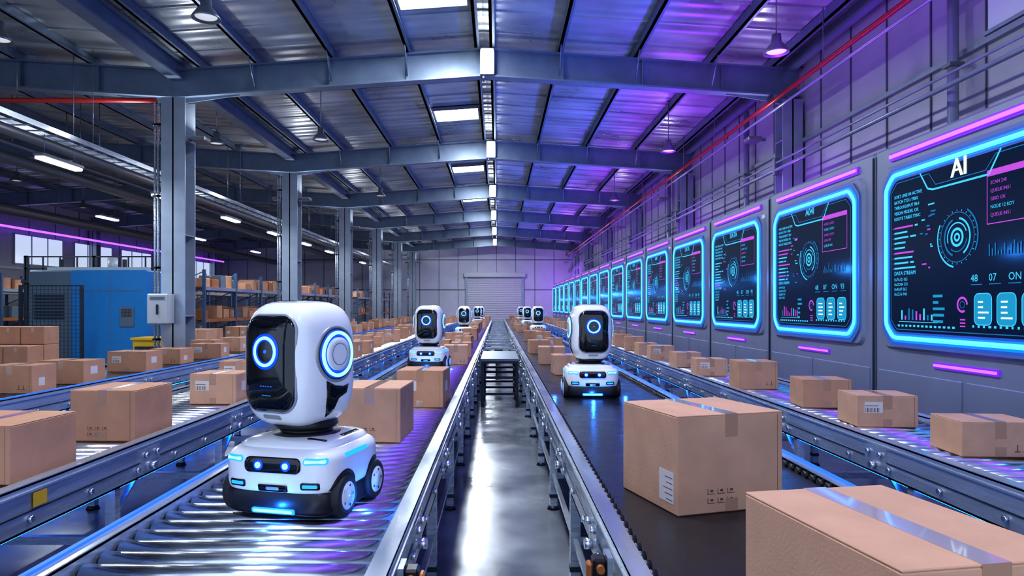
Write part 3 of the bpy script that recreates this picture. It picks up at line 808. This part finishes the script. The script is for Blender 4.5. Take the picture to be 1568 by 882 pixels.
    for cxx in (.31,.58,.85):
        oo = rrect(.21,.27,.05,4); b.poly([(cxx+p[0],F,1.68+p[1]) for p in oo], 'hud_panel')
        for i in range(len(oo)): line((cxx+oo[i][0],1.68+oo[i][1]),(cxx+oo[(i+1)%len(oo)][0],1.68+oo[(i+1)%len(oo)][1]),.008,'hud_cyan',F-.001)
        for r in range(4): rect(cxx-.06, cxx+rnd.uniform(.0,.07), 1.60+.045*r, 1.615+.045*r, 'hud_white', F-.001)
    for i in range(12): rect(.18+i*.065, .20+i*.065+rnd.uniform(0,.02), cz-h+.05, cz-h+.07, 'hud_cyan')
    for i in range(5): rect(-.36, -.30+rnd.uniform(0,.12), 1.55+i*.06, 1.575+i*.06, 'hud_panel')
    return b.mesh('display_screen')
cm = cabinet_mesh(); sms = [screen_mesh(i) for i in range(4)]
for i in range(-1, 16):
    yc = 5.0+SW/2+PITCH*i
    c = place(cm, 'ai_display_cabinet', (4.2, yc, 0), math.radians(-90))
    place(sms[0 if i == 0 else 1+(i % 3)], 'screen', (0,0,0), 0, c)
    if i < 8 or i % 2 == 0:
        lamp_point('screen_glow_fill', (0,-.55,2.2), 12 if i < 8 else 18, (.03,.26,1), c, spec=0.0)  # added unseen point light, throws the screen's glow onto its surroundings

b = MB(); b.box(4.45,4.75,2,51.5,3.42,3.47,'lampshell'); b.box(4.5,4.6,2,51.5,3.47,3.49,'purple_neon'); b.box(4.62,4.68,2,51.5,3.47,3.485,'blue_led_soft'); b.obj('led_cove_strip')

# ------------------------------------------------------------------ left area machines
b = MB()
b.bbox(0,1.9,0,1.8,.0,2.62,.03,'machblue'); b.bbox(-1.1,-.01,.1,1.8,0,2.62,.03,'machgrey')
b.box(1.0,1.01,-.006,.1,.1,2.5,'machgrey'); b.box(.1,1.8,-.01,0,2.1,2.12,'machgrey'); b.box(.1,1.8,-.01,0,.4,.42,'machgrey')
b.bbox(1.25,1.6,-.03,0,1.2,1.7,.01,'machgrey'); b.box(1.3,1.55,-.035,-.02,1.45,1.65,'glossblack')
for i in range(8): b.box(-.95,-.2,.07,.1,1.4+.08*i,1.44+.08*i,'darksteel')
b.cyl((.5,1,2.6),(.5,1,3.0),.12,'machwhite'); b.box(-.9,1.7,.5,.6,2.62,2.72,'machwhite')
b.obj('blue_processing_machine', (-10.65, 17.0, 0))
def fence(x0, x1, y, name='mesh_safety_fence', h=2.2):
    b = MB(); n = max(1, round((x1-x0)/1.2))
    for i in range(n+1):
        x = x0+(x1-x0)*i/n; b.box(x-.03,x+.03,y-.03,y+.03,0,h,'darksteel')
    for z in (.15,h-.03): b.box(x0,x1,y-.015,y+.015,z,z+.03,'darksteel')
    x = x0
    while x < x1: b.box(x-.004,x+.004,y-.004,y+.004,.15,h,'darksteel'); x += .09
    z = .2
    while z < h: b.box(x0,x1,y-.004,y+.004,z-.004,z+.004,'darksteel'); z += .09
    b.obj(name)
fence(-10.9,-9.5,15.6); fence(-13.6,-11.6,14.2)
b = MB(); b.bbox(-.22,.22,-.14,.14,0,.62,.02,'machwhite'); b.box(-.02,.02,-.16,-.14,.2,.4,'darksteel'); b.box(-.15,.15,-.148,-.14,.5,.56,'machgrey'); b.obj('junction_box', (-6.95, 14.08, 1.35))
b = MB()
b.hex([(-.35,-.3,.12),(.35,-.3,.12),(.35,.3,.12),(-.35,.3,.12),(-.42,-.36,.95),(.42,-.36,.95),(.42,.36,.95),(-.42,.36,.95)],'yellow'); b.box(-.45,.45,-.39,.39,.95,1.0,'yellow')
b.box(-.36,.36,-.375,-.36,.5,.8,'darksteel')
for sx in (-.28,.28):
    for sy in (-.22,.22): b.cyl((sx-.02,sy,.06),(sx+.02,sy,.06),.06,'rubber',n=14); b.box(sx-.03,sx+.03,sy-.03,sy+.03,.06,.13,'darksteel')
b.obj('yellow_wheeled_bin', (-7.9, 15.9, 0))

def rack(x, y, L, levels=(.15,1.35,2.3), D=1.0):
    b = MB(); n = max(1, round(L/2.4)); bay = L/n
    for i in range(n+1):
        yy = i*bay
        for xx in (0, D): b.box(xx-.04,xx+.04,yy-.04,yy+.04,0,levels[-1]+.5,'rackblue')
        for j in range(5):
            z = .3+j*.5
            b.cyl((0,yy,z),(D,yy,z+.45),.015,'rackblue',n=6)
    for z in levels:
        for xx in (0, D): b.box(xx-.025,xx+.025,0,L,z-.1,z,'orange' if z < 2 else 'column')
        b.box(0,D,0,L,z-.02,z,'wood')
        yy = .25
        while yy < L-.4:
            w = random.uniform(.35,.55); h = random.uniform(.2,.42)
            if random.random() < .85:
                b.bbox(.15,.85,yy,yy+w,z,z+h,.01,random.choice(['card','card2','card','machgrey','orange']))
                b.box(.47,.53,yy-.001,yy+w+.001,z+h-.06,z+h+.001,'tape')
            yy += w+random.uniform(.04,.2)
    b.obj('pallet_rack', (x, y, 0))
rack(-9.6, 20.0, 7.2); rack(-9.4, 29, 9.6); rack(-13.2, 24, 12); rack(-17, 22, 12); rack(-9.4, 41, 12); rack(-13.5, 39, 12); rack(-20.5, 26, 20)

def pallet_stack(x, y, nx, ny, nz, s=(.42,.40,.33), name='pallet_of_boxes'):
    b = MB(); W, D = nx*s[0]+.04, ny*s[1]+.04
    for i in range(5): b.box(-W/2+i*(W-.1)/4, -W/2+i*(W-.1)/4+.1, -D/2, D/2, .10, .125, 'wood')
    for yy in (-D/2, -.05, D/2-.1): b.box(-W/2, W/2, yy, yy+.1, 0.0, .10, 'wood')
    for k in range(nz):
        for i in range(nx):
            for j in range(ny):
                if k == nz-1 and random.random() < .2: continue
                x0 = -W/2+.02+i*s[0]; y0 = -D/2+.02+j*s[1]; z0 = .125+k*s[2]; kk = random.choice(['card','card2'])
                b.bbox(x0+.008, x0+s[0]-.008, y0+.008, y0+s[1]-.008, z0, z0+s[2]-.004, .008, kk)
                b.box(x0+s[0]/2-.025, x0+s[0]/2+.025, y0+.007, y0+.008, z0+s[2]-.1, z0+s[2]-.004, 'tape')
                b.box(x0+s[0]/2-.025, x0+s[0]/2+.025, y0+.008, y0+s[1]-.008, z0+s[2]-.005, z0+s[2]-.003, 'tape')
                if random.random() < .5: b.box(x0+.06, x0+.15, y0+.006, y0+.008, z0+.12, z0+.2, 'label')
    b.obj(name, (x, y, 0), random.uniform(-.05,.05))
pallet_stack(-8.4, 11.7, 3, 2, 4, (.42,.42,.31)); pallet_stack(-7.75, 9.6, 2, 2, 3); pallet_stack(-8.0, 18.3, 2, 3, 3)
pallet_stack(-7.7, 20.9, 2, 3, 3); pallet_stack(-7.7, 25.6, 3, 2, 3, (.36,.4,.33)); pallet_stack(-7.7, 33.6, 3, 3, 3, (.36,.4,.33))
b = MB()
for x in (0,2,3.8):
    for y in (0,1.6): b.box(x-.05,x+.05,y-.05,y+.05,0,3.2,'darksteel')
b.box(-.1,3.9,-.1,1.7,2.4,2.48,'darksteel')
for z in (2.8,3.15): b.box(-.05,3.85,-.05,-.01,z,z+.04,'darksteel')
for i in range(8): b.box(i*.5-.015,i*.5+.015,-.05,-.01,2.48,3.15,'darksteel')
b.obj('steel_mezzanine_platform', (-13.8, 20.0, 0))

# ------------------------------------------------------------------ lights
def area(name, loc, rot, sx, sy, power, col, spread=180):
    l = bpy.data.lights.new(name, 'AREA'); l.shape = 'RECTANGLE'; l.size = sx; l.size_y = sy; l.energy = power; l.color = col
    l.spread = math.radians(spread)
    o = bpy.data.objects.new(name, l); scene.collection.objects.link(o); o.location = loc; o.rotation_euler = [math.radians(a) for a in rot]
    return o
for i, y in enumerate(SKY):
    area('skylight_glow', (-1.17, y, roofz(-1.17)-.13), (0, 4, 0), 1.1, 1.0, 420 if y < 45 else 560, (.84,.92,1.0))
for y in (3, 10, 18, 27, 36, 46):
    # violet cove light washing the right part of the roof, blue further in
    area('cove_purple_light', (4.55, y, 3.52), (180, -4, 0), .3, 6.5, 140, (.34,.03,1.0), 110)
    area('cove_blue_light', (4.75, y+1, 3.52), (180, -46, 0), .2, 6.5, 170, (.01,.16,1.0), 75)
for y in BAYS[2:6]:
    lamp_point('column_violet_lamp', (5.3, y-.7, 3.8), 45, (.35,.04,1.0), spec=0.3)
lamp_point('end_violet_lamp', (5.2, 53.5, 3.4), 260, (.40,.10,1.0), spec=0.2)
for y in (13.2, 21.7, 30.2, 40):
    area('tube_light_glow', (-8.5, y, 4.43), (0, 0, 0), .18, 1.2, 110, (.82,.92,1.0))
    area('tube_light_glow', (-14, y+4, 4.8), (0, 0, 0), .18, 1.2, 180, (.82,.92,1.0))
for y in BAYS:  # uplights added on the columns to brighten the roof
    for x, sg in ((XC, 1), (XC, -1), (5.9, -1)):
        b = MB(); b.bbox(-.15,.15,-.15,.15,0,.1,.02,'lampshell'); b.box(-sg*.24-.03,-sg*.24+.03,-.03,.03,.02,.08,'lampshell'); b.box(min(0,-sg*.24),max(0,-sg*.24),-.02,.02,.03,.07,'lampshell')
        xx = x+sg*.48
        o = b.obj('added_uplight', (xx, y, 5.2))
        area('added_uplight_glow', (xx, y, 5.31), (180, 35*sg, 0), .26, .26, 18 if x > 0 else (42 if sg > 0 else 50), (.90,.95,1.0))

w = bpy.data.worlds.new('world'); scene.world = w; w.use_nodes = True
w.node_tree.nodes['Background'].inputs[0].default_value = (.52, .66, .95, 1)
w.node_tree.nodes['Background'].inputs[1].default_value = 1.5

# ------------------------------------------------------------------ camera
cam = bpy.data.cameras.new('camera'); co = bpy.data.objects.new('camera', cam); scene.collection.objects.link(co)
co.location = (0, 0, 1.7); co.rotation_euler = (math.radians(90), 0, 0)
cam.lens = 24; cam.sensor_width = 36; cam.shift_x = .014; cam.shift_y = .0185; cam.clip_start = .05; cam.clip_end = 200
scene.camera = co
